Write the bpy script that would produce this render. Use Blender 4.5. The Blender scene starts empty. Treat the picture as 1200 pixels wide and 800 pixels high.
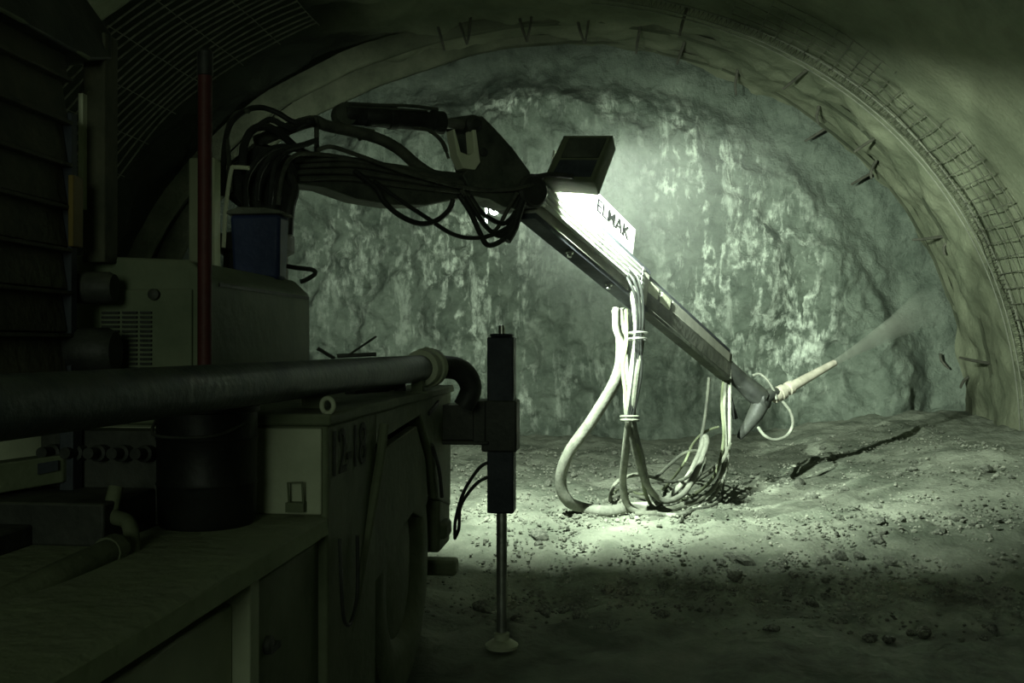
import bpy, bmesh, math, random
from mathutils import Vector, Matrix, noise as mnoise
import numpy as np

random.seed(7)
R = math.radians
scene = bpy.context.scene
col = scene.collection
V = Vector

# ------------------------------------------------------------------ camera
F = 1150.0
VPX, HY = 725.0, 405.0
CAM = V((0, 0, 1.9))
yaw = math.atan((VPX - 600) / F)
pitch = math.atan((HY - 400) / F)
cd = bpy.data.cameras.new('camera')
cd.sensor_width = 36
cd.lens = 36 * F / 1200
cd.clip_start = 0.05
cam = bpy.data.objects.new('camera', cd)
cam.location = CAM
cam.rotation_euler = (R(90) + pitch, 0, yaw)
col.objects.link(cam)
scene.camera = cam
CR = cam.rotation_euler.to_matrix()

def ray(px, py):
    return CR @ V(((px - 600) / F, (400 - py) / F, -1.0))

def P(px, py, Y):
    """point of the place seen at a pixel, at a distance Y down the tunnel"""
    d = ray(px, py)
    return CAM + d * (Y / d.y)

def lerp(a, b, t): return a + (b - a) * t
def smooth(a, b, x):
    t = max(0.0, min(1.0, (x - a) / (b - a)))
    return t * t * (3 - 2 * t)

# ------------------------------------------------------------------ terrain functions
def fl(X, Y):
    z = 0.25 * smooth(7.4, 9.6, Y)
    z += 0.42 * smooth(1.6, 4.8, X) * smooth(7.5, 12.5, Y)
    z += 0.10 * smooth(13.5, 17, Y)
    n = mnoise.fractal(V((X * .8, Y * .8, 3.1)), 1.0, 2.0, 4)
    z += 0.05 * n * smooth(5, 8, Y) + 0.02 * n
    return z

def floorhit(px, py):
    d = ray(px, py)
    Y = 3.0
    while Y < 18:
        p = CAM + d * (Y / d.y)
        if p.z <= fl(p.x, p.y): return p
        Y += 0.01
    return p

CX, CZ, RX, RZ, NE = -1.50, 0.50, 7.15, 6.55, 2.12
def vprof(th, e=0.0):
    c, s = math.cos(th), math.sin(th)
    x = CX + (RX + e) * math.copysign(abs(c) ** (2 / NE), c)
    z = CZ + (RZ + e) * math.copysign(abs(s) ** (2 / NE), s)
    return x, z

def vhit(px, py, e=0.0):
    d = ray(px, py)
    Y = 3.0
    while Y < 17.5:
        p = CAM + d * (Y / d.y)
        q = (abs(p.x - CX) / (RX + e)) ** NE + (abs(p.z - CZ) / (RZ + e)) ** NE
        if q >= 1: return p
        Y += 0.02
    return p

# ------------------------------------------------------------------ materials
def new_mat(name):
    m = bpy.data.materials.new(name)
    m.use_nodes = True
    nt = m.node_tree
    return m, nt, nt.nodes, nt.links

def surf(name, c1, c2=None, rough=.8, metal=0.0, scale=4.0, bump=.0, bscale=None, dust=None, dust_amt=.5, spec=.3):
    """two-tone noisy surface, optional settled dust on upward faces and fine bump"""
    m, nt, N, L = new_mat(name)
    b = N['Principled BSDF']
    b.inputs['Roughness'].default_value = rough
    b.inputs['Metallic'].default_value = metal
    b.inputs['Specular IOR Level'].default_value = spec
    tc = N.new('ShaderNodeTexCoord')
    nz = N.new('ShaderNodeTexNoise'); nz.inputs['Scale'].default_value = scale
    nz.inputs['Detail'].default_value = 6; nz.inputs['Roughness'].default_value = .65
    L.new(tc.outputs['Object'], nz.inputs['Vector'])
    rp = N.new('ShaderNodeValToRGB')
    rp.color_ramp.elements[0].position = .35; rp.color_ramp.elements[1].position = .68
    rp.color_ramp.elements[0].color = (*c1, 1); rp.color_ramp.elements[1].color = (*(c2 or c1), 1)
    L.new(nz.outputs['Fac'], rp.inputs['Fac'])
    out = rp.outputs['Color']
    if dust:
        g = N.new('ShaderNodeNewGeometry'); sx = N.new('ShaderNodeSeparateXYZ')
        L.new(g.outputs['Normal'], sx.inputs[0])
        mr = N.new('ShaderNodeMapRange'); mr.inputs['From Min'].default_value = .1; mr.inputs['From Max'].default_value = .9
        mr.inputs['To Max'].default_value = dust_amt
        L.new(sx.outputs['Z'], mr.inputs['Value'])
        mu = N.new('ShaderNodeMath'); mu.operation = 'MULTIPLY'
        n2 = N.new('ShaderNodeTexNoise'); n2.inputs['Scale'].default_value = scale * 2.3
        n2.inputs['Detail'].default_value = 5
        L.new(tc.outputs['Object'], n2.inputs['Vector'])
        m2 = N.new('ShaderNodeMapRange'); m2.inputs['From Min'].default_value = .3; m2.inputs['From Max'].default_value = .6
        L.new(n2.outputs['Fac'], m2.inputs['Value'])
        L.new(mr.outputs[0], mu.inputs[0]); L.new(m2.outputs[0], mu.inputs[1])
        mx = N.new('ShaderNodeMix'); mx.data_type = 'RGBA'
        L.new(mu.outputs[0], mx.inputs['Factor']); L.new(out, mx.inputs['A']); mx.inputs['B'].default_value = (*dust, 1)
        out = mx.outputs['Result']
    L.new(out, b.inputs['Base Color'])
    if bump:
        bp = N.new('ShaderNodeBump'); bp.inputs['Strength'].default_value = bump; bp.inputs['Distance'].default_value = .02
        nb = N.new('ShaderNodeTexNoise'); nb.inputs['Scale'].default_value = bscale or scale * 6
        nb.inputs['Detail'].default_value = 6
        L.new(tc.outputs['Object'], nb.inputs['Vector'])
        L.new(nb.outputs['Fac'], bp.inputs['Height']); L.new(bp.outputs[0], b.inputs['Normal'])
    return m

DUST = (.20, .22, .15)
M = {}
M['shotcrete'] = surf('shotcrete', (.095, .11, .072), (.17, .185, .125), .95, 0, .9, .9, 14, spec=.1)
def add_raw_shade(m):
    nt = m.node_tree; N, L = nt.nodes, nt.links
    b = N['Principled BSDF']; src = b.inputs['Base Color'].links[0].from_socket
    at = N.new('ShaderNodeAttribute'); at.attribute_name = 'raw_rock_shade'
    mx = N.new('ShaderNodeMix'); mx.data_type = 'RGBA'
    L.new(at.outputs['Fac'], mx.inputs['Factor']); L.new(src, mx.inputs['A']); mx.inputs['B'].default_value = (.018, .022, .015, 1)  # near-black unsprayed rock, also painted in for shade on the left vault
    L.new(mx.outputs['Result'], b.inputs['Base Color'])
add_raw_shade(M['shotcrete'])
M['rib'] = surf('rib shotcrete', (.045, .053, .034), (.095, .105, .07), .95, 0, 1.5, .9, 16, spec=.1)  # darkened so the colour stands in for shade on the left ribs
M['floor'] = surf('muck', (.08, .092, .07), (.20, .215, .17), .97, 0, 1.3, 1.0, 22, spec=.1)
M['stone'] = surf('stone', (.05, .057, .045), (.20, .21, .17), .9, 0, 3, .5, 20, spec=.15)
M['gravel'] = surf('gravel', (.06, .068, .052), (.26, .27, .22), .9, 0, 1.7, .3, 20, spec=.15)
M['rebar'] = surf('rebar', (.05, .055, .04), (.11, .11, .085), .8, .4, 8, .3)
M['wire'] = surf('wire', (.07, .075, .055), (.16, .165, .12), .8, .3, 6, .2)
M['bar_light'] = surf('lattice bar', (.12, .13, .10), (.19, .20, .15), .85, .1, 6, .3)
M['body'] = surf('dusty body paint', (.085, .105, .06), (.16, .185, .115), .75, 0, 2.2, .25, 18, dust=DUST, dust_amt=.6)
M['body_pale'] = surf('pale and lit body paint', (.29, .32, .225), (.40, .43, .315), .7, 0, 2.5, .2, 18, dust=DUST, dust_amt=.4)  # pale paint, brightened further for the light on the cabinet end
M['hood'] = surf('hood paint', (.10, .125, .075), (.17, .195, .125), .65, 0, 1.8, .2, 15, dust=DUST, dust_amt=.6)
M['deck'] = surf('deck plate', (.19, .225, .13), (.27, .305, .195), .85, 0, 2.6, .35, 20, dust=DUST, dust_amt=.7)
M['dark'] = surf('dark steel', (.028, .031, .027), (.062, .067, .055), .6, .2, 4, .2, dust=DUST, dust_amt=.3)
M['boomdark'] = surf('boom steel', (.04, .047, .038), (.105, .12, .09), .6, .1, 5, .25, dust=DUST, dust_amt=.35)
M['black'] = surf('black rubber', (.015, .017, .015), (.036, .04, .034), .55, 0, 6, .15, dust=DUST, dust_amt=.12)
M['drum'] = surf('black drum paint', (.006, .007, .006), (.014, .016, .014), .5, 0, 5, .1)
M['pipe'] = surf('blue-grey pipe', (.035, .045, .05), (.075, .085, .08), .5, .3, 5, .2, dust=DUST, dust_amt=.25)
M['louvre'] = surf('louvre board', (.04, .045, .03), (.085, .085, .055), .8, 0, 4, .4)
M['blue'] = surf('blue paint', (.018, .028, .075), (.035, .05, .12), .5, 0, 5, .1)
M['navy'] = surf('navy steel', (.02, .025, .034), (.045, .052, .062), .6, .1, 5, .15)
M['red'] = surf('red oxide paint', (.045, .012, .011), (.07, .018, .015), .6, 0, 5, .2)
M['yellow'] = surf('yellow paint', (.12, .085, .018), (.17, .12, .03), .6, 0, 6, .1)
M['pale'] = surf('pale plastic', (.62, .66, .48), (.78, .80, .62), .6, 0, 4, .1)
M['steel'] = surf('bright steel', (.30, .31, .28), (.5, .52, .48), .35, .85, 7, .1)
M['beam'] = surf('grey beam paint', (.32, .33, .28), (.46, .47, .40), .5, .1, 5, .15)
M['beam_end'] = surf('dark mottled beam paint', (.05, .057, .047), (.15, .16, .13), .55, .1, 4, .3)  # mottled, darker than the outer section paint
M['beamdark'] = surf('dark rail', (.03, .037, .045), (.07, .08, .09), .85, .0, 6, .15)
M['white'] = surf('white plate', (.6, .62, .58), (.74, .75, .71), .85, 0, 3, .05)
M['ink'] = surf('black lettering', (.003, .003, .004), (.005, .005, .006), 1.0, spec=0.0)
M['stencil'] = surf('dark stencil paint', (.012, .014, .01), (.035, .04, .028), .8, 0, 14)
M['hose_white'] = surf('dusty white hose', (.11, .12, .095), (.21, .22, .18), .8, 0, 9, .3)
M['hose_grey'] = surf('grey dusty hose', (.09, .10, .075), (.18, .19, .15), .75, 0, 9, .3)
M['hose_dark'] = surf('dark dusty hose', (.045, .05, .04), (.11, .12, .09), .7, 0, 8, .3)
M['nozzle'] = surf('cream nozzle', (.24, .23, .18), (.36, .34, .275), .7, 0, 9, .2)
M['greenish'] = surf('green dusty tube', (.08, .095, .055), (.13, .15, .09), .8, 0, 6, .2)

def emis(name, colr, s):
    m, nt, N, L = new_mat(name)
    b = N['Principled BSDF']
    b.inputs['Base Color'].default_value = (.8, .8, .8, 1)
    b.inputs['Emission Color'].default_value = (*colr, 1)
    b.inputs['Emission Strength'].default_value = s
    return m
M['lamp'] = emis('lamp tube', (.86, .95, 1.0), 130)
M['lamp2'] = emis('work lamp lens', (.9, 1.0, .93), 25)

# rock face: dark green-grey rock with pale runs of mineral down it
def rock_mat():
    m, nt, N, L = new_mat('rock face')
    b = N['Principled BSDF']; b.inputs['Roughness'].default_value = .75
    b.inputs['Specular IOR Level'].default_value = .25
    tc = N.new('ShaderNodeTexCoord')
    n1 = N.new('ShaderNodeTexNoise'); n1.inputs['Scale'].default_value = 1.6; n1.inputs['Detail'].default_value = 8
    n1.inputs['Roughness'].default_value = .7
    L.new(tc.outputs['Object'], n1.inputs['Vector'])
    r1 = N.new('ShaderNodeValToRGB'); e = r1.color_ramp.elements
    e[0].position = .32; e[0].color = (.056, .074, .056, 1); e[1].position = .72; e[1].color = (.18, .215, .17, 1)
    L.new(n1.outputs['Fac'], r1.inputs['Fac'])
    # pale veins: ridged noise stretched down the face
    mp = N.new('ShaderNodeMapping'); mp.inputs['Scale'].default_value = (1.15, .6, .30)
    mp.inputs['Rotation'].default_value = (0, R(-10), 0)
    L.new(tc.outputs['Object'], mp.inputs['Vector'])
    n2 = N.new('ShaderNodeTexNoise'); n2.inputs['Scale'].default_value = 1.5; n2.inputs['Detail'].default_value = 7
    n2.inputs['Roughness'].default_value = .62; n2.inputs['Distortion'].default_value = .25
    L.new(mp.outputs[0], n2.inputs['Vector'])
    s = N.new('ShaderNodeMath'); s.operation = 'SUBTRACT'; s.inputs[1].default_value = .5
    a = N.new('ShaderNodeMath'); a.operation = 'ABSOLUTE'
    L.new(n2.outputs['Fac'], s.inputs[0]); L.new(s.outputs[0], a.inputs[0])
    v = N.new('ShaderNodeMapRange'); v.inputs['From Min'].default_value = .045; v.inputs['From Max'].default_value = .0
    L.new(a.outputs[0], v.inputs['Value'])
    n3 = N.new('ShaderNodeTexNoise'); n3.inputs['Scale'].default_value = 5; n3.inputs['Detail'].default_value = 5
    L.new(tc.outputs['Object'], n3.inputs['Vector'])
    v3 = N.new('ShaderNodeMapRange'); v3.inputs['From Min'].default_value = .40; v3.inputs['From Max'].default_value = .62
    L.new(n3.outputs['Fac'], v3.inputs['Value'])
    # mineral zones stored on the mesh
    at = N.new('ShaderNodeAttribute'); at.attribute_name = 'mineral'
    mu = N.new('ShaderNodeMath'); mu.operation = 'MULTIPLY'
    L.new(v.outputs[0], mu.inputs[0]); L.new(v3.outputs[0], mu.inputs[1])
    # broad pale wash
    n4 = N.new('ShaderNodeTexNoise'); n4.inputs['Scale'].default_value = 2.7; n4.inputs['Detail'].default_value = 9
    n4.inputs['Roughness'].default_value = .72; n4.inputs['Distortion'].default_value = .3
    L.new(mp.outputs[0], n4.inputs['Vector'])
    v4 = N.new('ShaderNodeMapRange'); v4.inputs['From Min'].default_value = .535; v4.inputs['From Max'].default_value = .63
    L.new(n4.outputs['Fac'], v4.inputs['Value'])
    mxm = N.new('ShaderNodeMath'); mxm.operation = 'MAXIMUM'
    v5 = N.new('ShaderNodeMath'); v5.operation = 'MULTIPLY'; v5.inputs[1].default_value = .55
    L.new(v4.outputs[0], v5.inputs[0])
    L.new(mu.outputs[0], mxm.inputs[0]); L.new(v5.outputs[0], mxm.inputs[1])
    m2 = N.new('ShaderNodeMath'); m2.operation = 'MULTIPLY'; m2.use_clamp = True
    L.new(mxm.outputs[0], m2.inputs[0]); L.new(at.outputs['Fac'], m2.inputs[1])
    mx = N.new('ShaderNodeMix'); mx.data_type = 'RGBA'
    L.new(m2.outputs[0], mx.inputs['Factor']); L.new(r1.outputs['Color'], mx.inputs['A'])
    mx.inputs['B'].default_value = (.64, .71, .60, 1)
    L.new(mx.outputs['Result'], b.inputs['Base Color'])
    bp = N.new('ShaderNodeBump'); bp.inputs['Strength'].default_value = 1.0; bp.inputs['Distance'].default_value = .09
    nb = N.new('ShaderNodeTexNoise'); nb.inputs['Scale'].default_value = 7; nb.inputs['Detail'].default_value = 8
    nb.inputs['Roughness'].default_value = .7
    L.new(tc.outputs['Object'], nb.inputs['Vector'])
    L.new(nb.outputs['Fac'], bp.inputs['Height']); L.new(bp.outputs[0], b.inputs['Normal'])
    return m
M['rock'] = rock_mat()

def vol_mat(name, colr, expr):
    m, nt, N, L = new_mat(name)
    N.remove(N['Principled BSDF'])
    pv = N.new('ShaderNodeVolumePrincipled')
    pv.inputs['Color'].default_value = (*colr, 1)
    pv.inputs['Anisotropy'].default_value = .2
    L.new(expr(N, L), pv.inputs['Density'])
    L.new(pv.outputs[0], N['Material Output'].inputs['Volume'])
    return m

# ------------------------------------------------------------------ mesh builder
def catmull(pts, sub=6):
    pts = [V(p) for p in pts]
    if len(pts) < 3: return pts
    out = []
    n = len(pts)
    for i in range(n - 1):
        p0 = pts[max(i - 1, 0)]; p1 = pts[i]; p2 = pts[i + 1]; p3 = pts[min(i + 2, n - 1)]
        for k in range(sub):
            t = k / sub
            out.append(.5 * ((2 * p1) + (p2 - p0) * t + (2 * p0 - 5 * p1 + 4 * p2 - p3) * t * t + (3 * p1 - p0 - 3 * p2 + p3) * t ** 3))
    out.append(pts[-1])
    return out

class MB:
    def __init__(s): s.v = []; s.f = []
    def add(s, vs, fs):
        o = len(s.v)
        s.v += [V(p) for p in vs]
        s.f += [tuple(i + o for i in f) for f in fs]
        return s
    def hexa(s, p):
        return s.add(p, [(0, 3, 2, 1), (4, 5, 6, 7), (0, 1, 5, 4), (1, 2, 6, 5), (2, 3, 7, 6), (3, 0, 4, 7)])
    def box(s, x0, x1, y0, y1, z0, z1):
        return s.hexa([(x0, y0, z0), (x1, y0, z0), (x1, y1, z0), (x0, y1, z0), (x0, y0, z1), (x1, y0, z1), (x1, y1, z1), (x0, y1, z1)])
    def obox(s, c, ax, ay, az, hx, hy, hz):
        c = V(c); q = []
        for k in (-1, 1):
            for (i, j) in ((-1, -1), (1, -1), (1, 1), (-1, 1)):
                q.append(c + ax * hx * i + ay * hy * j + az * hz * k)
        return s.hexa(q)
    def prism(s, pts, vec):
        n = len(pts); vec = V(vec)
        a = [V(p) for p in pts]; b = [p + vec for p in a]
        fs = [tuple(range(n - 1, -1, -1)), tuple(range(n, 2 * n))]
        fs += [(i, (i + 1) % n, n + (i + 1) % n, n + i) for i in range(n)]
        return s.add(a + b, fs)
    def tube(s, pts, r, seg=10, sub=6, cyc=False):
        pts = catmull(pts, sub)
        n = len(pts)
        rs = r if isinstance(r, (list, tuple)) else None
        up = None; rings = []
        for i, p in enumerate(pts):
            t = (pts[min(i + 1, n - 1)] - pts[max(i - 1, 0)])
            if t.length < 1e-9: t = V((0, 0, 1))
            t.normalize()
            if up is None:
                up = t.orthogonal().normalized()
            up = (up - t * up.dot(t))
            up = up.normalized() if up.length > 1e-6 else t.orthogonal().normalized()
            bi = t.cross(up)
            if rs:
                u = i / (n - 1) * (len(rs) - 1); k = min(int(u), len(rs) - 2); rr = lerp(rs[k], rs[k + 1], u - k)
            else: rr = r
            rings.append([p + (up * math.cos(2 * math.pi * j / seg) + bi * math.sin(2 * math.pi * j / seg)) * rr for j in range(seg)])
        vs = [q for rg in rings for q in rg]
        fs = []
        for i in range(n - 1):
            for j in range(seg):
                a = i * seg + j; b = i * seg + (j + 1) % seg
                fs.append((a, b, b + seg, a + seg))
        fs.append(tuple(range(seg - 1, -1, -1)))
        fs.append(tuple(range((n - 1) * seg, n * seg)))
        return s.add(vs, fs)
    def lathe(s, prof, o, axis, seg=28):
        o = V(o); axis = V(axis).normalized(); u = axis.orthogonal().normalized(); w = axis.cross(u)
        vs = []; n = len(prof)
        for (r, h) in prof:
            for j in range(seg):
                a = 2 * math.pi * j / seg
                vs.append(o + axis * h + (u * math.cos(a) + w * math.sin(a)) * max(r, 1e-4))
        fs = []
        for i in range(n - 1):
            for j in range(seg):
                a = i * seg + j; b = i * seg + (j + 1) % seg
                fs.append((a, b, b + seg, a + seg))
        fs.append(tuple(range(seg - 1, -1, -1))); fs.append(tuple(range((n - 1) * seg, n * seg)))
        return s.add(vs, fs)
    def torus(s, c, axis, R0, r, seg=24, rs=8):
        c = V(c); axis = V(axis).normalized(); u = axis.orthogonal().normalized(); w = axis.cross(u)
        vs = []; fs = []
        for i in range(seg):
            a = 2 * math.pi * i / seg; d = u * math.cos(a) + w * math.sin(a)
            for j in range(rs):
                b = 2 * math.pi * j / rs
                vs.append(c + d * (R0 + r * math.cos(b)) + axis * r * math.sin(b))
        for i in range(seg):
            for j in range(rs):
                fs.append((i * rs + j, ((i + 1) % seg) * rs + j, ((i + 1) % seg) * rs + (j + 1) % rs, i * rs + (j + 1) % rs))
        return s.add(vs, fs)
    def mesh(s, name, m, sharp=38):
        me = bpy.data.meshes.new(name)
        me.from_pydata([tuple(p) for p in s.v], [], s.f)
        bm = bmesh.new(); bm.from_mesh(me)
        bmesh.ops.recalc_face_normals(bm, faces=bm.faces)
        bm.to_mesh(me); bm.free()
        me.polygons.foreach_set('use_smooth', [True] * len(me.polygons))
        me.set_sharp_from_angle(angle=R(sharp))
        me.materials.append(m)
        return me
    def build(s, name, m, parent=None, bevel=0.0, sharp=38):
        o = bpy.data.objects.new(name, s.mesh(name, m, sharp))
        col.objects.link(o)
        if bevel:
            b = o.modifiers.new('bevel', 'BEVEL'); b.width = bevel; b.segments = 2; b.limit_method = 'ANGLE'
            b.harden_normals = False
        adopt(o, parent)
        return o

def adopt(o, parent):
    if parent is not None:
        o.parent = parent
        if parent.type == 'EMPTY':
            o.matrix_parent_inverse = Matrix.Translation(-parent.location)

def tag(o, label=None, cat=None, group=None, kind=None):
    if label: o['label'] = label
    if cat: o['category'] = cat
    if group: o['group'] = group
    if kind: o['kind'] = kind
    return o

def thing(name, loc, label, cat, group=None):
    o = bpy.data.objects.new(name, None)
    o.empty_display_size = .2
    o.location = loc
    col.objects.link(o)
    return tag(o, label, cat, group)

def text(name, body, o, right, up, size, m, parent, sx=1.0, depth=.002):
    cu = bpy.data.curves.new(name, 'FONT'); cu.body = body; cu.size = size
    cu.align_x = 'CENTER'; cu.align_y = 'CENTER'; cu.extrude = depth; cu.offset = size * .004
    t = bpy.data.objects.new(name + '_curve', cu); col.objects.link(t)
    dg = bpy.context.evaluated_depsgraph_get()
    me = bpy.data.meshes.new_from_object(t.evaluated_get(dg))
    bpy.data.objects.remove(t)
    right = V(right).normalized(); up = V(up); up = (up - right * up.dot(right)).normalized()
    n = right.cross(up); o = V(o)
    mat = Matrix(((right.x * sx, up.x, n.x, o.x), (right.y * sx, up.y, n.y, o.y), (right.z * sx, up.z, n.z, o.z), (0, 0, 0, 1)))
    me.transform(mat); me.name = name
    me.materials.clear(); me.materials.append(m)
    ob = bpy.data.objects.new(name, me); col.objects.link(ob)
    adopt(ob, parent)
    return ob

# ------------------------------------------------------------------ the tunnel
def grid_obj(name, nu, nv, fn, m, attr=None):
    vs = []; av = []
    for j in range(nv):
        for i in range(nu):
            r = fn(i / (nu - 1), j / (nv - 1))
            if attr: vs.append(r[0]); av.append(r[1])
            else: vs.append(r)
    fs = [(j * nu + i, j * nu + i + 1, (j + 1) * nu + i + 1, (j + 1) * nu + i) for j in range(nv - 1) for i in range(nu - 1)]
    me = bpy.data.meshes.new(name)
    me.from_pydata(vs, [], fs)
    me.polygons.foreach_set('use_smooth', [True] * len(fs))
    me.materials.append(m)
    if attr:
        a = me.attributes.new(attr, 'FLOAT', 'POINT'); a.data.foreach_set('value', av)
    o = bpy.data.objects.new(name, me); col.objects.link(o)
    return o

YS = [-6 + 14 * t / 40 for t in range(40)] + [8 + .075 * k for k in range(122)]
YEND = 17.2
def raw_shade_zone(th, Y):  # unsprayed rock, widened so its dark colour stands in for shade
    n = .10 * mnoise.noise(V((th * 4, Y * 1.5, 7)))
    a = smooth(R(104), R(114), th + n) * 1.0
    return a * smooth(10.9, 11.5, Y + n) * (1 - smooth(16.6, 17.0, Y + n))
def vault(name, th0, th1, n):
    ny = len(YS)
    def fn(u, v):
        th = lerp(th0, th1, u); Y = min(YS[int(round(v * (ny - 1)))], YEND)
        x, z = vprof(th)
        p = V((x * .5, Y * .5, z * .5))
        e = .10 * mnoise.fractal(p, 1.0, 2.0, 4) * smooth(7, 11, Y) + .05 * mnoise.fractal(p * .6, 1.0, 2.0, 3)
        fresh = smooth(12.6, 13.4, Y)
        e += fresh * .07 * mnoise.fractal(p * 4, .9, 2.0, 4)
        e += .10 * smooth(13.0, 13.6, Y) - .05 * smooth(14.3, 14.6, Y) + .06 * smooth(15.3, 16.6, Y)
        rz = raw_shade_zone(th, Y)
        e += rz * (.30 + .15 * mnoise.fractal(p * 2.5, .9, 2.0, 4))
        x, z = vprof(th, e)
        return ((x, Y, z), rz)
    return tag(grid_obj(name, n, ny, fn, M['shotcrete'], 'raw_rock_shade'), kind='structure')
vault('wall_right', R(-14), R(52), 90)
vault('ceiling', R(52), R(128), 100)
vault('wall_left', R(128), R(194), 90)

# mineral zones on the face, as (pixel x, pixel y, radius x, radius y, strength)
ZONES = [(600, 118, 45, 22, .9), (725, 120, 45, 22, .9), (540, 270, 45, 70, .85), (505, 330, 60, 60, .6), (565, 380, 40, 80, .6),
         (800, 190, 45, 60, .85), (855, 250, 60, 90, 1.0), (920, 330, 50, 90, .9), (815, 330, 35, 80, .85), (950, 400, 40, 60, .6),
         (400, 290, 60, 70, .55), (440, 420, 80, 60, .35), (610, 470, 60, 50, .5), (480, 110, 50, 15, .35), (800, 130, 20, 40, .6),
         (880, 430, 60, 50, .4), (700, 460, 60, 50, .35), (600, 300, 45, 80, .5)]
FY = 17.0
ZW = []
for (zx, zy, ra, rb, st) in ZONES:
    p = P(zx, zy, FY); ZW.append((p.x, p.z, ra * FY / F, rb * FY / F, st))
def face(u, v):
    X = lerp(-9.6, 6.4, u); Z = lerp(-.6, 8.0, v)
    p = V((X, 0, Z))
    d = .40 * mnoise.fractal(p * .45, .9, 2.0, 5) + .16 * mnoise.ridged_multi_fractal(p * .9 + V((5, 1, 2)), .9, 2.1, 6, 1.0, 2.0) \
        + .11 * mnoise.fractal(V((X * 2.2, 0, Z * 2.2 + X * 1.2)), .8, 2.0, 5)
    rr = ((X - CX) / RX) ** 2 + ((Z - CZ) / RZ) ** 2
    calm = smooth(.72, .95, rr)
    d = lerp(d, .15, calm * .6) - .5 * calm
    mi = .06
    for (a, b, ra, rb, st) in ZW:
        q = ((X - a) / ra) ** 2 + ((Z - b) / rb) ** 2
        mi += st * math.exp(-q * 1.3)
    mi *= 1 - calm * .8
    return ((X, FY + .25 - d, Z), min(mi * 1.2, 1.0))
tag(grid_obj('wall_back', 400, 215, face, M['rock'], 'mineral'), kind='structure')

def floorfn(u, v):
    X = lerp(-9.2, 6.4, u); Y = lerp(-4, 17.6, v)
    z = fl(X, Y)
    q = V((X, Y, 1.7))
    z += .05 * mnoise.fractal(q * 2.6, .9, 2.0, 5) * smooth(4, 7, Y)
    z += .03 * max(0, mnoise.ridged_multi_fractal(q * 3.1, .9, 2.1, 4, 1.0, 2.0) - .9)
    return (X, Y, z - .02)
tag(grid_obj('floor', 280, 390, floorfn, M['floor']), kind='structure')

# shotcreted steel ribs standing proud of the vault
def rib(name, Y, w, h_, e0, m):
    n = 150; vs = []
    for i in range(n):
        th = lerp(R(-10), R(190), i / (n - 1))
        jit = .05 * mnoise.fractal(V((th * 7, Y, 0)), .9, 2.0, 4)
        h = lerp(-.06, h_, smooth(R(78), R(112), th))
        for (dy, de) in ((-w * .5, .12), (-w * .4, -h * .8), (-w * .2, -h), (w * .2, -h), (w * .4, -h * .8), (w * .5, .12)):
            x, z = vprof(th, e0 + de + jit); vs.append((x, Y + dy + jit, z))
    fs = [(i * 6 + k, i * 6 + (k + 1) % 6, (i + 1) * 6 + (k + 1) % 6, (i + 1) * 6 + k) for i in range(n - 1) for k in range(6)]
    return tag(MB().add(vs, fs).build(name, m, sharp=60), kind='structure')
rib('trim_1', 15.75, .20, .20, .03, M['rib'])
rib('trim_2', 16.75, .20, .26, .03, M['rib'])

# lattice girder: two light bars and zigzag lacing along the vault
def arc(th0, th1, Y, e, n=60):
    return [V((vprof(lerp(th0, th1, i / (n - 1)), e)[0], Y, vprof(lerp(th0, th1, i / (n - 1)), e)[1])) for i in range(n)]
lg = thing('lattice_girder', (CX, 14.25, 0), 'curved lattice girder of thin pale bars along the right wire mesh edge', 'girder')
MB().tube(arc(R(-2), R(82), 14.18, -.10, 110), .011, 6, 1).build('chord_bar', M['bar_light'], lg)
MB().tube(arc(R(-2), R(82), 14.34, -.10, 110), .011, 6, 1).build('chord_bar', M['bar_light'], lg)
MB().tube(arc(R(-2), R(82), 14.26, .05, 110), .014, 6, 1).build('chord_bar', M['bar_light'], lg)
lc = MB(); nz = 300
zz = []
for i in range(nz + 1):
    th = lerp(R(-2), R(82), i / nz)
    x, z = vprof(th, -.10 if i % 2 else .05)
    zz.append(V((x, 14.26 + (0 if i % 2 == 0 else (.08 if i % 4 == 1 else -.08)), z)))
lc.tube(zz, .007, 5, 1).build('lacing', M['wire'], lg)

# welded wire mesh sheets
def wire_mesh(name, th0, th1, y0, y1, sa, sy, label, r=.006, rl=.006, e=-.02, m='wire'):
    b = MB(); na = int((th1 - th0) * 6.9 / sa); k = 0
    ny = int((y1 - y0) / sy)
    def off(th, Y): return e + .05 * mnoise.noise(V((th * 5, Y * 1.3, 4)))
    for j in range(ny + 1):
        Y = lerp(y0, y1, j / ny)
        pts = []
        for i in range(60):
            th = lerp(th0, th1, i / 59); x, z = vprof(th, off(th, Y)); pts.append(V((x, Y + .02 * mnoise.noise(V((th * 7, Y * 3, 1))), z)))
        b.tube(pts, r, 5, 1)
    for i in range(na + 1):
        th = lerp(th0, th1, i / na); pts = []
        for j in range(9):
            Y = lerp(y0 - .06, y1 + .1, j / 8); x, z = vprof(th, off(th, Y) - r - rl); pts.append(V((x, Y, z)))
        b.tube(pts, rl, 5, 1)
    return tag(b.build(name, M[m]), label, 'wire mesh')
wire_mesh('wire_mesh', R(-1), R(66), 12.9, 14.15, .23, .21, 'rusty wire mesh band curving up the lit right wall', r=.006, rl=.007, e=.02, m='wire')
wire_mesh('wire_mesh', R(112), R(160), 11.0, 13.7, .62, .165, 'wire mesh with close parallel rods on the dark upper left vault', r=.013, rl=.006, e=-.06, m='wire')

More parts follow.
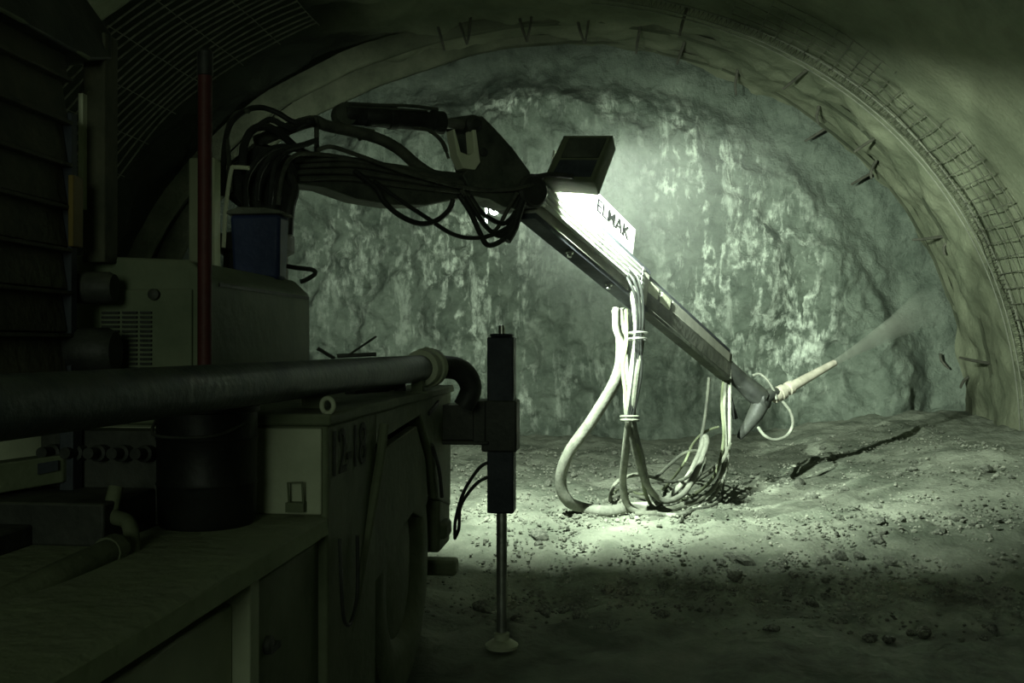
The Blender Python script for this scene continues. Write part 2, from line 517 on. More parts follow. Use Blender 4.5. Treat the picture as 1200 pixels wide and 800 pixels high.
# rebar spurs and brackets left in the sprayed zone
SP = [((513, 30), (519, 52)), ((553, 22), (546, 45)), ((607, 20), (618, 42)), ((674, 22), (687, 44)), ((749, 33), (748, 56)),
      ((803, 12), (800, 35)), ((799, 56), (797, 69)), ((861, 84), (867, 106)), ((945, 83), (923, 99)), ((954, 129), (966, 141)),
      ((963, 154), (949, 161)), ((1027, 160), (1008, 174)), ((1020, 192), (1028, 206)), ((1015, 206), (1004, 213)),
      ((1103, 278), (1077, 279)), ((1105, 281), (1115, 297)), ((1095, 414), (1119, 432)), ((1157, 426), (1132, 419)), ((1134, 437), (1133, 455))]
spw = ['first of the spurs left of the crown', 'second spur left of the crown', 'spur just left of the crown', 'paired spur at the crown',
       'stubby upright spur right of the crown', 'spur at the top of the frame right of the crown', 'short spur under the one at the top of the frame',
       'dark leaning spur at the upper right of the rock face', 'long slanting spur beside the mesh edge, highest on the right', 'small spur below the long slanting one',
       'small flat spur near the face edge on the right vault', 'slanting spur touching the girder on the right vault', 'leaning spur below the slanting one by the girder',
       'lowest of the three close spurs on the right vault', 'level spur on the right wall beside the girder', 'spur hanging under the level one by the girder',
       'slanting spur low on the right wall near the spray', 'level spur sticking out of the mesh low on the right wall', 'lowest spur on the right wall']
for k, ((ax, ay), (bx, by)) in enumerate(SP):
    a = vhit(ax, ay, .05); b = P(bx, by, a.y - .05)
    n = (V((CX, a.y, CZ + 1.5)) - a).normalized()
    c = b + n * .10
    o = MB().tube([a - n * .10, lerp(a, c, .5), c], [.026, .024, .018], 7, 2)
    if k in (1, 2, 3): o.tube([P(ax + (16 if k != 1 else -16), ay, a.y), c], [.024, .016], 7, 2)
    tag(o.build('rebar_spur', M['rebar']), spw[k], 'rebar', 'rebar spurs around the tunnel vault')

# ------------------------------------------------------------------ stones
def rock_mb(r, seed, sub=2):
    bm = bmesh.new(); bmesh.ops.create_icosphere(bm, subdivisions=sub, radius=1.0)
    sc = V((1, .6 + .4 * random.random(), .45 + .35 * random.random()))
    vs = []
    for v in bm.verts:
        p = v.co.copy(); d = 1 + .38 * mnoise.fractal(p * 1.1 + V((seed, seed * 2.3, 0)), 1, 2, 3)
        p = p * d
        for q in range(4):
            rnd = V((math.sin(seed * 3 + q * 2.1), math.cos(seed + q * 1.3), math.sin(q * 4 + seed))).normalized()
            t = p.dot(rnd)
            if t > .72: p -= rnd * (t - .72)
        vs.append(V((p.x * sc.x, p.y * sc.y, p.z * sc.z)) * r)
    fs = [tuple(v.index for v in f.verts) for f in bm.faces]
    bm.free()
    return vs, fs
protos = []
for k in range(9):
    vs, fs = rock_mb(1, k * 7.7 + 1)
    protos.append(MB().add(vs, fs).mesh('rock', M['stone'], 30))
def lit_xy():
    # spread over the floor seen by the camera
    while True:
        Y = random.uniform(6.6, 15.5); X = random.uniform(-2.6, 4.6)
        px = X / Y
        if -.22 < px < .42: return X, Y
random.seed(21)
for k in range(170):
    X, Y = lit_xy()
    if X < -.9 and Y < 7: continue
    if k < 60: Y = random.uniform(6.6, 9.4); X = random.uniform(-.16 * Y, .40 * Y)
    r = random.choice((.035, .04, .045, .05, .06, .075)) * (1.0 if k % 9 else 1.5)
    o = bpy.data.objects.new('rock', random.choice(protos)); col.objects.link(o)
    o.location = (X, Y, fl(X, Y) + r * .15)
    o.rotation_euler = (random.uniform(-.3, .3), random.uniform(-.3, .3), random.uniform(0, 6.28))
    o.scale = (r, r, r)
    if Y < 8.2: tag(o, 'loose rock on the dark shadowed floor in front of the light', 'rock', 'rocks on the shadowed floor')
    else: tag(o, 'loose rock on the lit tunnel floor below the face', 'rock', 'rocks on the lit floor')
gb = MB()
small = [rock_mb(1, 50 + k * 3.1, 1) for k in range(8)]
for k in range(6500):
    X, Y = lit_xy() if k % 3 else (random.uniform(-.14, .42) , random.uniform(7.2, 10.5))
    if k % 3 == 0: X *= Y
    r = random.uniform(.007, .022) * (1.6 if random.random() < .08 else 1)
    vs, fs = random.choice(small)
    a = random.uniform(0, 6.28); ca, sa = math.cos(a), math.sin(a)
    z = fl(X, Y)
    gb.add([V((X + (v.x * ca - v.y * sa) * r, Y + (v.x * sa + v.y * ca) * r, z + v.z * r + r * .2)) for v in vs], fs)
tag(gb.build('gravel', M['gravel'], sharp=30), 'scattered grey gravel over the tunnel floor', 'gravel', kind='stuff')

# ------------------------------------------------------------------ the spraying truck (left)
SX = -1.09                     # plane of its near side
truck = thing('shotcrete_truck', (-2.0, 4.0, 0), 'dark dusty shotcrete truck filling the left side, marked 12-18', 'truck')
# deck with turned-down lip
b = MB()
prof = [(-2.95, 1.264), (SX - .03, 1.264), (SX, 1.25), (SX + .005, 1.19), (SX - .02, 1.185), (SX - .035, 1.225), (-2.95, 1.225)]
b.prism([(x, .9, z) for x, z in prof], (0, 2.7, 0)).build('deck', M['deck'], truck, .004)
MB().box(-2.95, -1.33, .9, 3.6, .30, 1.224).build('chassis', M['dark'], truck, .01)
d = MB().box(-1.33, -1.17, 1.0, 2.885, .32, 1.115).build('side_door', M['body_pale'], truck, .008)
MB().box(-1.17, -1.150, 1.9, 1.98, .62, .78).build('door_latch', M['dark'], d, .004)
MB().box(-1.33, -1.115, 2.885, 2.965, .30, 1.20).build('door_post', M['body_pale'], truck, .006)
d = MB().box(-1.33, -1.125, 2.972, 3.60, .32, 1.165).build('side_door', M['body'], truck, .008)
lt = MB().lathe([(.012, 0), (.03, 0), (.03, .018), (.012, .022)], (-1.125, 3.05, .94), (1, 0, 0), 16)
lt.box(-1.12, -1.10, 3.04, 3.12, .915, .935)
lt.build('door_latch', M['dark'], d)
# cabinet with the number, light on its camera-facing end put in as paler paint
cab = MB().box(-2.9, SX, 3.6, 4.34, .30, 1.60).build('cabinet', M['body'], truck, .012)
MB().box(-2.88, SX - .02, 3.585, 3.605, 1.265, 1.59).build('lit_end_plate', M['body_pale'], cab, .006)  # end face coloured paler for the light falling on it
MB().box(-2.93, SX + .02, 3.57, 6.34, 1.60, 1.645).build('top_plate', M['body'], truck, .01)
text('number_marking', '12-18', (SX + .004, 3.89, 1.475), (0, 1, 0), (0, 0, 1), .25, M['stencil'], cab, .92)
MB().torus((SX + .0, 3.60, 1.675), (0.4, 1, 0), .028, .009).lathe([(.014, 0), (.014, .012)], (SX, 3.60, 1.64), (0, 0, 1), 12).build('lifting_eye', M['body_pale'], truck)
for (cx_, zz_) in ((-1.20, 1.28), (-1.93, 1.30)):
    lb = MB().box(cx_ - .035, cx_ + .035, 3.545, 3.59, zz_, zz_ + .035)
    lb.tube([(cx_ - .025, 3.56, zz_ + .03), (cx_ - .025, 3.545, zz_ + .11), (cx_ + .03, 3.545, zz_ + .112), (cx_ + .03, 3.56, zz_ + .03)], .005, 6, 1)
    lb.build('toggle_latch', M['body'], truck)
# sloping edge bar along the near side, and a hanging cable loop
MB().tube([P(445, 497, 4.36) + V((.02, 0, 0)), P(439, 545, 4.31) + V((.02, 0, 0)), P(420, 650, 4.12) + V((.02, 0, 0)), P(402, 738, 3.95) + V((.02, 0, 0)), P(380, 770, 3.75) + V((.02, 0, 0))], .022, 8).build('edge_bar', M['body'], truck)
MB().tube([(SX + .012, 3.72, 1.15), (SX + .03, 3.68, 1.0), (SX + .03, 3.72, .84), (SX + .03, 3.82, .80), (SX + .03, 3.92, .9), (SX + .02, 3.95, 1.12)], .008, 7).build('cable_loop', M['black'], truck)
# fender body over the wheel with cut-outs
b = MB()
def sidepoly(pts, x, t): return [(x, y, z) for y, z in pts]
b.prism([(SX, y, z) for y, z in [(4.34, 1.60), (4.34, 1.45), (4.55, 1.47), (5.35, 1.515), (5.62, 1.30), (5.82, .98), (6.32, .86), (6.34, 1.60)]], (-.09, 0, 0))
b.build('fender', M['body'], truck, .01)
MB().box(-2.9, -1.55, 4.36, 6.3, .45, 1.6).build('chassis', M['dark'], truck, .01)
MB().prism([(SX - .012, y, z) for y, z in [(4.36, 1.40), (5.3, 1.46), (5.55, 1.25), (5.62, 1.0), (5.45, .93), (5.2, 1.0), (4.9, .96), (4.6, .85), (4.36, .82)]], (-.05, 0, 0)).build('inner_plate', M['body'], truck, .006)
b = MB().box(-2.9, SX - .01, 5.98, 6.36, .62, 1.0)
b.box(-1.3, SX + .03, 6.0, 6.2, .70, .80).box(-1.3, SX + .05, 6.22, 6.36, .42, .52)
b.build('bumper', M['body'], truck, .02)
MB().tube([(SX + .005, 5.66, 1.32), (SX + .02, 5.80, 1.16), (SX + .02, 5.9, .98)], .012, 7).build('fender_edge', M['dark'], truck)
MB().hexa([(SX + .001, 5.55, 1.50), (SX + .001, 5.85, 1.545), (SX + .001, 5.85, 1.57), (SX + .001, 5.55, 1.52), (SX + .012, 5.55, 1.50), (SX + .012, 5.85, 1.545), (SX + .012, 5.85, 1.57), (SX + .012, 5.55, 1.52)]).build('grab_slot', M['black'], truck)
wh = MB()
prof = [(.20, -.02), (.36, -.04), (.40, -.005), (.46, .015), (.58, .02), (.655, -.005), (.695, -.07), (.70, -.22), (.69, -.36), (.64, -.42), (.36, -.42)]
wh.lathe(prof, (SX - .06, 5.18, .70), (1, 0, 0), 56)
wheel = wh.build('wheel', M['body'], truck)
MB().lathe([(.02, -.085), (.11, -.085), (.12, -.095), (.33, -.11), (.365, -.04), (.375, -.05)], (SX - .06, 5.18, .70), (1, 0, 0), 40).build('rim', M['dark'], wheel)
# outrigger
orr = MB().box(-1.6, -.84, 6.04, 6.26, 1.31, 1.53).box(-1.3, -.80, 6.02, 6.28, 1.285, 1.31).box(-.9, -.82, 6.02, 6.28, 1.30, 1.56).build('outrigger_arm', M['dark'], truck, .008)
sx_, sy_ = P(588, 600, 6.15).x, 6.15
b = MB()
b.obox((sx_, sy_, 1.405), V((1, 0, 0)), V((0, 1, 0)), V((0, 0, 1)), .083, .083, .55)
b.lathe([(.0, 0), (.075, 0), (.075, .02), (.0, .02)], (sx_, sy_, 1.955), (0, 0, 1), 16)
leg = b.build('stabilizer_leg', M['navy'], truck, .012)
MB().obox((sx_ - .005, sy_, 1.40), V((1, 0, 0)), V((0, 1, 0)), V((0, 0, 1)), .11, .11, .16).build('collar', M['dark'], leg, .012)
MB().lathe([(.02, 0), (.02, .06), (.012, .065)], (sx_, sy_, 1.965), (0, 0, 1), 12).build('hose_fitting', M['steel'], leg)
MB().lathe([(.034, 0), (.034, .85)], (sx_, sy_, .05), (0, 0, 1), 20).build('cylinder_rod', M['steel'], leg)
MB().lathe([(.0, 0), (.10, 0), (.105, .02), (.07, .045), (.045, .05), (.05, .09), (.035, .10)], (sx_, sy_, .0), (0, 0, 1), 20).build('foot_plate', M['body_pale'], leg)
for q in (0, 1):
    dx = .02 * q
    MB().tube([(sx_ - .07, sy_ - .02, 1.17 - .09 * q), (sx_ - .14 - dx, sy_ - .03, 1.13 - .10 * q), (sx_ - .24 - dx, sy_, .98 - .09 * q), (sx_ - .30 + dx, sy_ + .04, .80 - .06 * q), (SX + .04, 6.25, .66)], .011, 8).build('hydraulic_hose', M['black'], leg)
# engine hood
def hoodprof(y, ins=0):
    return [(-3.1, y, 1.64), (-1.58 - ins, y, 1.64), (-1.58 - ins, y, 2.16), (-1.66 - ins, y, 2.235), (-3.1, y, 2.30)]
b = MB()
p0 = hoodprof(3.65); p1 = hoodprof(4.9); p2 = [(x, 5.02, lerp(z, 1.64, .10)) for (x, y, z) in hoodprof(5.0, .05)]
vs = p0 + p1 + p2
fs = [(4, 3, 2, 1, 0), (10, 11, 12, 13, 14)]
for a in (0, 5):
    fs += [(a + i, a + (i + 1) % 5, a + 5 + (i + 1) % 5, a + 5 + i) for i in range(5)]
hood = b.add(vs, fs).build('engine_hood', M['hood'], truck, .015)
b = MB().box(-2.02, -1.64, 3.634, 3.652, 1.66, 2.12)
dr = b.build('hood_door', M['hood'], hood, .006)
vb = MB()
for (x0, x1) in ((P(165, 390, 3.63).x, P(178, 390, 3.63).x), (P(144, 390, 3.63).x, P(161, 390, 3.63).x), (P(120, 390, 3.63).x, P(140, 390, 3.63).x)):
    for k in range(14): vb.box(x0, x1, 3.622, 3.64, 1.79 + .018 * k, 1.799 + .018 * k)
vb.build('vent_slots', M['black'], hood)
MB().lathe([(.0, 0), (.022, 0), (.022, .02), (.012, .026)], P(182, 345, 3.634), (0, -1, 0), 16).build('door_knob', M['dark'], hood)
MB().box(-1.584, -1.574, 3.75, 4.88, 2.135, 2.15).build('hood_seam', M['dark'], hood)
MB().lathe([(.0, 0), (.075, 0), (.09, .02), (.09, .17), (.075, .20), (0, .20)], P(72, 412, 3.45), (1, .15, 0), 24).build('air_filter', M['black'], truck)
MB().lathe([(.0, 0), (.05, 0), (.06, .02), (.06, .17), (.05, .19), (0, .19)], P(76, 337, 3.5), (1, .1, 0), 24).build('air_filter', M['dark'], truck)
hp = [(336, 312), (350, 314), (366, 316), (369, 321), (358, 328), (352, 330)]
MB().tube([P(x, y, 5.0) for x, y in hp], .012, 8).build('grab_handle', M['black'], truck)
# red post, pale column
MB().lathe([(.026, 0), (.026, 1.66)], (P(240, 300, 3.5).x, 3.5, 1.26), (0, 0, 1), 16).lathe([(.05, 0), (.05, .012)], (P(240, 300, 3.5).x, 3.5, 1.26), (0, 0, 1), 16).build('post', M['red'], truck)
MB().lathe([(.024, 0), (.029, .005), (.029, .09), (.02, .10)], (P(240, 300, 3.5).x, 3.5, 2.90), (0, 0, 1), 16).build('post_cap', M['black'], truck)
px_ = P(240, 300, 5.3).x
MB().box(px_ - .075, px_ + .075, 5.25, 5.35, 1.62, 2.95).build('pale_upright', M['pale'], truck, .012)
MB().tube([P(262, 290, 5.2), P(265, 240, 5.2), P(271, 200, 5.2), P(276, 196, 5.2), P(292, 197, 5.2)], .012, 8).build('bent_rod', M['pale'], truck)
# operator's cab with boarded side
cx0 = P(80, 200, 3.38).x - .03
b = MB()
for k in range(9):
    z0 = 1.64 + .155 * k
    b.hexa([(cx0, 2.3, z0), (cx0 + .028, 2.3, z0), (cx0 + .028, 3.38, z0), (cx0, 3.38, z0),
            (cx0 - .012, 2.3, z0 + .148), (cx0 + .004, 2.3, z0 + .148), (cx0 + .004, 3.38, z0 + .148), (cx0 - .012, 3.38, z0 + .148)])
    b.box(cx0, cx0 + .045, 2.3, 3.385, z0 + .135, z0 + .15)
b.box(cx0 - .03, cx0 - .002, 2.3, 3.38, 1.6, 3.02)
cab_l = b.build('louvred_side', M['louvre'], truck, .003)
MB().box(cx0 - .02, cx0 + .04, 3.385, 3.42, 1.60, 2.75).build('edge_strip', M['navy'], truck)
MB().box(cx0 + .04, cx0 + .06, 3.36, 3.43, 2.26, 2.52).build('reflector', M['yellow'], truck, .004)
pl = P(118, 200, 3.62).x
MB().box(pl - .04, pl + .05, 3.56, 3.66, 2.22, 3.1).build('cab_post', M['louvre'], truck, .006)
MB().box(pl - .04, pl - .022, 3.53, 3.56, 2.42, 2.86).build('pale_strip', M['pale'], truck)
b = MB()
b.prism([P(-60, -60, 2.6), P(60, -60, 3.4), P(132, 40, 3.6), P(132, 70, 3.6), P(104, 70, 3.45), P(0, 12, 2.9), P(-60, -18, 2.6)], (-.5, .15, 0))
b.build('canopy', M['dark'], truck, .01)
MB().tube([P(-60, -18, 2.58), P(0, 11, 2.88), P(55, 40, 3.2), P(104, 68, 3.44)], .008, 6, 2).build('canopy_edge', M['body'], truck)
# machinery under the pipe
b = MB().box(-2.5, -1.62, 2.95, 3.30, 1.262, 1.40)
b.box(-2.6, -1.86, 2.7, 3.02, 1.262, 1.33)
vbx = b.build('valve_block', M['dark'], truck, .008)
cb = MB().hexa([P(-70, 590, 2.9), P(74, 565, 3.2), P(74, 565, 3.2) + V((0, .3, 0)), P(-70, 590, 2.9) + V((0, .3, 0)),
                P(-70, 552, 2.9), P(74, 533, 3.2), P(74, 533, 3.2) + V((0, .3, 0)), P(-70, 552, 2.9) + V((0, .3, 0))]).build('control_box', M['body'], truck, .006)
MB().hexa([P(44, 556, 3.12), P(68, 551, 3.17), P(68, 551, 3.19), P(44, 556, 3.14), P(44, 543, 3.12), P(68, 539, 3.17), P(68, 539, 3.19), P(44, 543, 3.14)]).build('gauge_plate', M['navy'], cb)
MB().box(P(75, 560, 3.25).x, P(91, 560, 3.25).x, 3.22, 3.28, 1.30, 1.64).build('upright', M['navy'], truck, .004)
vbk = MB().box(-2.05, -1.6, 3.3, 3.42, 1.27, 1.60).build('valve_bank', M['dark'], truck, .004)
for k in range(5):
    MB().lathe([(.0, 0), (.03, 0), (.03, .05), (.02, .055), (.02, .11), (0, .11)], (-1.98 + .085 * k, 3.3, 1.52), (0, -1, .1), 14).build('valve_knob', M['black'], vbk)
MB().hexa([P(146, 560, 3.4), P(160, 548, 3.4), P(186, 505, 3.45), P(172, 505, 3.45)] + [P(146, 560, 3.5), P(160, 548, 3.5), P(186, 505, 3.55), P(172, 505, 3.55)]).build('brace', M['dark'], truck)
MB().tube([P(-30, 722, 2.25), P(60, 678, 2.5), P(140, 640, 2.85)], .038, 14).lathe([(.034, 0), (.045, .0), (.045, .05), (.034, .05)], P(125, 647, 2.78), P(140, 640, 2.85) - P(60, 678, 2.5), 16).build('hose_pipe', M['greenish'], truck)
MB().tube([P(136, 570, 3.05), P(131, 602, 3.02), P(150, 612, 2.98), P(155, 640, 2.92), P(152, 664, 2.86)], .024, 12).build('drain_tube', M['greenish'], truck)
MB().lathe([(.045, 0), (.05, .006), (.03, .008), (.0, .008)], P(163, 655, 2.96), (0, 0, 1), 18).build('drain_hole', M['black'], truck)

# delivery pipe along the truck
pipe = thing('delivery_pipe', (-1.2, 3.5, 1.70), 'long blue-grey delivery pipe lying along the truck top', 'pipe')
A = P(-120, 491, 1.75); A = V((-1.36, 1.5, 1.765)); B = P(497, 431, 5.4)
MB().tube([A, lerp(A, B, .5), B], .073, 24, 8).build('pipe_body', M['pipe'], pipe)
dd = (B - A).normalized()
MB().lathe([(.07, -.06), (.10, -.05), (.104, .03), (.088, .045), (.112, .06), (.112, .14), (.08, .18)], B - dd * .03, dd, 28).torus(B + dd * .05 + V((0, 0, .09)), (0, 1, 0), .02, .008).build('coupling', M['body_pale'], pipe)
MB().tube([B + dd * .08, B + dd * .25 + V((.03, 0, 0)), P(540, 434, 5.75), P(552, 454, 5.8), P(543, 476, 5.8)], [.062, .066, .068, .066, .062], 18).build('rubber_elbow', M['black'], pipe)
MB().box(B.x - .03, B.x + .03, 5.2, 5.26, 1.646, B.z - .06).box(B.x - .06, B.x + .06, 5.18, 5.28, 1.645, 1.655).build('pipe_saddle', M['body'], pipe)
MB().box(A.x + .10 - .03, A.x + .16, 3.9, 3.95, 1.645, 1.71).build('pipe_saddle', M['body'], pipe)
MB().tube([P(410, 459, 5.05), P(440, 455, 5.3), P(460, 450, 5.4), P(469, 452, 5.45), P(468, 462, 5.45)], .033, 12).build('short_hose', M['black'], pipe)
# loose bars lying over the pipe
for k, (p, q, r, lab) in enumerate([((407, 417), (441, 394), .006, 'thin dark rod leaning up from behind the delivery pipe'),
                                    ((372, 408), (392, 420), .010, 'short dark stick poking up beside the delivery pipe'),
                                    ((395, 417), (441, 415), .011, 'dark flat bar lying level behind the delivery pipe')]):
    tag(MB().tube([P(*p, 5.05), P(*q, 5.1)], r, 7, 2).build('loose_rod', M['dark']), lab, 'rod')
# black drum on the deck
dz = 1.264
dx_, dy_ = P(243, 600, 3.38).x, 3.38
drum = thing('drum', (dx_, dy_, dz), 'black drum standing on the truck deck under the delivery pipe', 'drum')
MB().lathe([(.0, 0), (.16, 0), (.168, .012), (.172, .14), (.176, .15), (.172, .16), (.174, .30), (.178, .31), (.174, .32), (.175, .40), (.182, .405), (.182, .42), (.165, .42), (.16, .05), (0, .05)], (dx_, dy_, dz), (0, 0, 1), 40).build('barrel', M['drum'], drum)
MB().tube([(dx_ - .17, dy_ - .05, dz + .37), (dx_ - .1, dy_ - .19, dz + .33), (dx_ + .1, dy_ - .19, dz + .33), (dx_ + .17, dy_ - .05, dz + .37)], .006, 7).build('handle', M['dark'], drum)
# blue canister on the hood
bc = P(302, 318, 4.62)
can = thing('canister', (bc.x, bc.y, 2.24), 'blue square canister with pale lid standing on the engine hood', 'canister')
x0, x1 = P(272, 300, 4.6).x, P(331, 300, 4.6).x
zt = P(300, 252, 4.6).z
MB().hexa([(x0 + .01, 4.58, 2.22), (x1 - .012, 4.58, 2.22), (x1 - .012, 4.70, 2.22), (x0 + .01, 4.70, 2.22), (x0, 4.56, zt), (x1, 4.56, zt), (x1, 4.71, zt), (x0, 4.71, zt)]).build('tub', M['blue'], can, .02)
MB().prism([(x0 - .012, 4.55, zt), (x1 + .012, 4.55, zt), (x1 + .006, 4.55, zt + .016), (lerp(x0, x1, .7), 4.55, zt + .03), (lerp(x0, x1, .2), 4.55, zt + .035), (x0 - .006, 4.55, zt + .02)], (0, .17, 0)).build('lid', M['hose_grey'], can, .006)

# ------------------------------------------------------------------ the boom
class Plane:
    """upright plane through two places, for outlines that lie in it"""
    def __init__(s, a, b):
        s.a = V(a); h = V(b) - s.a; h.z = 0; s.n = h.normalized().cross(V((0, 0, 1)))
        if s.n.y > 0: s.n = -s.n      # towards the camera side
    def at(s, px, py, off=0.0):
        d = ray(px, py); o = s.a + s.n * off
        t = (o - CAM).dot(s.n) / d.dot(s.n)
        return CAM + d * t
B1 = Plane(P(330, 200, 5.9), P(610, 220, 7.0))
boom = thing('spraying_boom', (P(300, 300, 5.75).x, 5.75, 1.64), 'long articulated spraying boom reaching from the truck to the rock face', 'boom')
tx, ty = P(300, 300, 5.75).x, 5.75
b = MB().lathe([(.0, 0), (.26, 0), (.26, .06), (.20, .08), (.19, .80), (.23, .82), (.23, .92), (.1, .95)], (tx, ty, 1.645), (0, 0, 1), 32)
b.prism([B1.at(*p, .16) for p in [(272, 225), (276, 190), (300, 170), (335, 176), (350, 200), (342, 240), (335, 300), (325, 300)]], -B1.n * .06)
b.prism([B1.at(*p, -.14) for p in [(262, 225), (270, 190), (300, 166), (335, 174), (345, 200), (338, 250), (300, 255)]], -B1.n * .06)
b.build('slewing_turret', M['dark'], boom, .006)
MB().prism([B1.at(*p, .11) for p in [(292, 192), (330, 181), (375, 180), (440, 188), (520, 200), (566, 204), (585, 236), (560, 229), (540, 232), (500, 240), (462, 240), (420, 233), (380, 219), (340, 214), (300, 224)]], -B1.n * .22).build('boom_arm', M['boomdark'], boom, .012)
# feed pipe along the arm
MB().tube([B1.at(*p, .06) for p in [(300, 166), (345, 148), (368, 142), (382, 147), (405, 152), (430, 158), (452, 166), (470, 177), (487, 192), (510, 206), (545, 214)]], .038, 12).build('feed_pipe', M['hose_dark'], boom)
MB().tube([B1.at(*p, .10) for p in [(370, 139), (371, 150), (371, 165), (371, 185)]], .016, 8).build('pipe_bracket', M['hose_dark'], boom)
# lift cylinder on top
c0, c1 = B1.at(403, 133, 0), B1.at(528, 145, 0)
dc = (c1 - c0).normalized(); L = (c1 - c0).length
b = MB().lathe([(.0, .0), (.06, .0), (.068, .02), (.068, .13), (.062, .14), (.068, .15), (.068, L * .40), (.076, L * .41), (.076, L * .47), (.066, L * .48), (.066, L * .80), (.078, L * .81), (.078, L * .92), (.03, L * .93)], c0, dc, 24)
cyl = b.build('lift_cylinder', M['black'], boom)
MB().lathe([(.036, 0), (.036, L * .22)], c0 + dc * L * .9, dc, 16).build('cylinder_rod', M['steel'], cyl)
MB().lathe([(.0, -.05), (.07, -.05), (.075, -.03), (.075, .03), (.07, .05), (0, .05)], c0 + V((.0, 0, -.01)), B1.n, 20).build('cylinder_eye', M['boomdark'], cyl)
MB().tube([B1.at(405, 121, .02), B1.at(440, 123, .03), B1.at(480, 124, .03), B1.at(513, 128, .03)], .012, 8).tube([B1.at(405, 125, .05), B1.at(450, 127, .06), B1.at(500, 130, .06)], .009, 8).build('oil_line', M['boomdark'], cyl)
MB().tube([B1.at(*p, .10) for p in [(485, 150), (500, 152), (515, 163), (522, 176), (526, 186)]], .010, 8).tube([B1.at(*p, .12) for p in [(492, 151), (506, 154), (519, 166), (524, 178)]], .010, 8).build('oil_hose', M['hose_dark'], cyl)
MB().prism([B1.at(*p, .05) for p in [(418, 148), (440, 152), (436, 160), (428, 162)]], -B1.n * .1).build('cylinder_bracket', M['greenish'], boom)
# knuckle
kn = MB()
kp = [(556, 136), (566, 136), (576, 146), (600, 172), (622, 202), (620, 218), (608, 246), (590, 242), (574, 233), (556, 230), (542, 205), (552, 195), (560, 190), (552, 160)]
kn.prism([B1.at(*p, .19) for p in kp], -B1.n * .07)
kn.prism([B1.at(*p, -.12) for p in [(525, 138), (555, 134), (576, 146), (600, 172), (622, 202), (618, 218), (606, 246), (588, 241), (560, 230), (540, 205)]], -B1.n * .07)
kn.prism([B1.at(*p, .13) for p in [(575, 190), (612, 200), (606, 243), (588, 238), (566, 228), (558, 205)]], -B1.n * .26)
knuckle = kn.build('knuckle', M['boomdark'], boom, .008)
MB().lathe([(.0, -.02), (.06, -.02), (.06, .0), (.04, .012), (.03, .03), (.0, .03)], B1.at(556, 145, .20), B1.n, 20).build('pivot_pin', M['dark'], knuckle)
MB().lathe([(.0, -.02), (.03, -.02), (.03, .0), (.0, .012)], B1.at(567, 178, .20), B1.n, 16).build('pivot_pin', M['dark'], knuckle)
fr = MB()
fr.prism([B1.at(*p, .22) for p in [(554, 152), (558, 152), (563, 190), (557, 199), (543, 197), (536, 181), (531, 152), (533, 151), (540, 178), (550, 182), (556, 178)]], -B1.n * .10)
fr.build('slot_frame', M['pale'], knuckle, .004)
# elbow joint (cylinder) and bright bolt-on lamp handled below
MB().lathe([(.0, -.22), (.10, -.22), (.12, -.2), (.12, .2), (.10, .22), (0, .22)], B1.at(607, 228, .0), B1.n, 24).build('elbow_joint', M['dark'], boom)

# telescopic section: real box beam from elbow to nozzle head
TA, TB = P(613, 229, 7.0), P(846, 428, 11.0)
td = (TB - TA).normalized(); TL = (TB - TA).length
tn = td.cross(V((0, 0, 1))).normalized()
if tn.y > 0: tn = -tn
tu = tn.cross(td) if tn.cross(td).z > 0 else td.cross(tn)
def T(s, n=0.0, u=0.0): return TA + td * s + tn * n + tu * u
def tbox(b, s0, s1, n0, n1, u0, u1):
    return b.hexa([T(s0, n0, u0), T(s1, n0, u0), T(s1, n1, u0), T(s0, n1, u0), T(s0, n0, u1), T(s1, n0, u1), T(s1, n1, u1), T(s0, n1, u1)])
S1 = TL * .455
outer = tbox(MB(), .0, S1, -.02, .13, -.15, .15).build('outer_section', M['beam'], boom, .015)
tbox(MB(), -.02, S1 + .02, .0, .14, -.195, -.15).build('bottom_rail', M['beamdark'], outer, .006)
tbox(MB(), .05, S1 + .02, -.02, .125, .15, .19).build('top_rail', M['beamdark'], outer, .006)
inner = tbox(MB(), S1 - .1, TL, .0, .11, -.14, .13).build('inner_section', M['beam_end'], boom, .012)
tbox(MB(), S1, TL - .05, .0, .10, .13, .165).build('top_rail', M['beamdark'], inner, .006)
tbox(MB(), S1, TL - .05, .01, .12, -.18, -.14).build('bottom_rail', M['boomdark'], inner, .006)
for (s0, s1) in ((S1 + .02, S1 + .25), (S1 + .32, S1 + .55)):
    tbox(MB(), s0, s1, .11, .125, .0, .10).build('wear_pad', M['pale'], inner, .004)
for k, uu in enumerate((.10, .059, .018, -.023, -.064)):
    q = MB().tube([T(.06, .16, uu), T(.5, .165, uu), T(S1 - .30, .165, uu)], .0175, 10, 2)
    q.build('hydraulic_pipe', M['white'], outer)
for s in (.95, S1 - .28):
    tbox(MB(), s, s + .03, .13, .178, -.085, .122).build('pipe_clamp', M['steel'], outer, .004)
for k, uu in enumerate((.10, .059, .018, -.023, -.064)):
    MB().lathe([(.0, 0), (.022, 0), (.022, .04), (.016, .045), (.016, .08), (0, .08)], T(.0, .16, uu), td, 10).build('pipe_fitting', M['steel'], outer)
    MB().lathe([(.0, 0), (.022, 0), (.022, .05), (.0, .05)], T(S1 - .28, .165, uu), td, 10).build('pipe_fitting', M['steel'], outer)
for s in (.62, 1.35):
    MB().lathe([(.0, 0), (.03, 0), (.03, .02), (.018, .022), (.018, .05), (0, .05)], T(s, .1, -.19), -tu, 12).build('bolt', M['steel'], outer)
tbox(MB(), S1 + .62, TL - .10, .10, .114, .015, .115).build('side_strip', M['beam'], inner, .003)
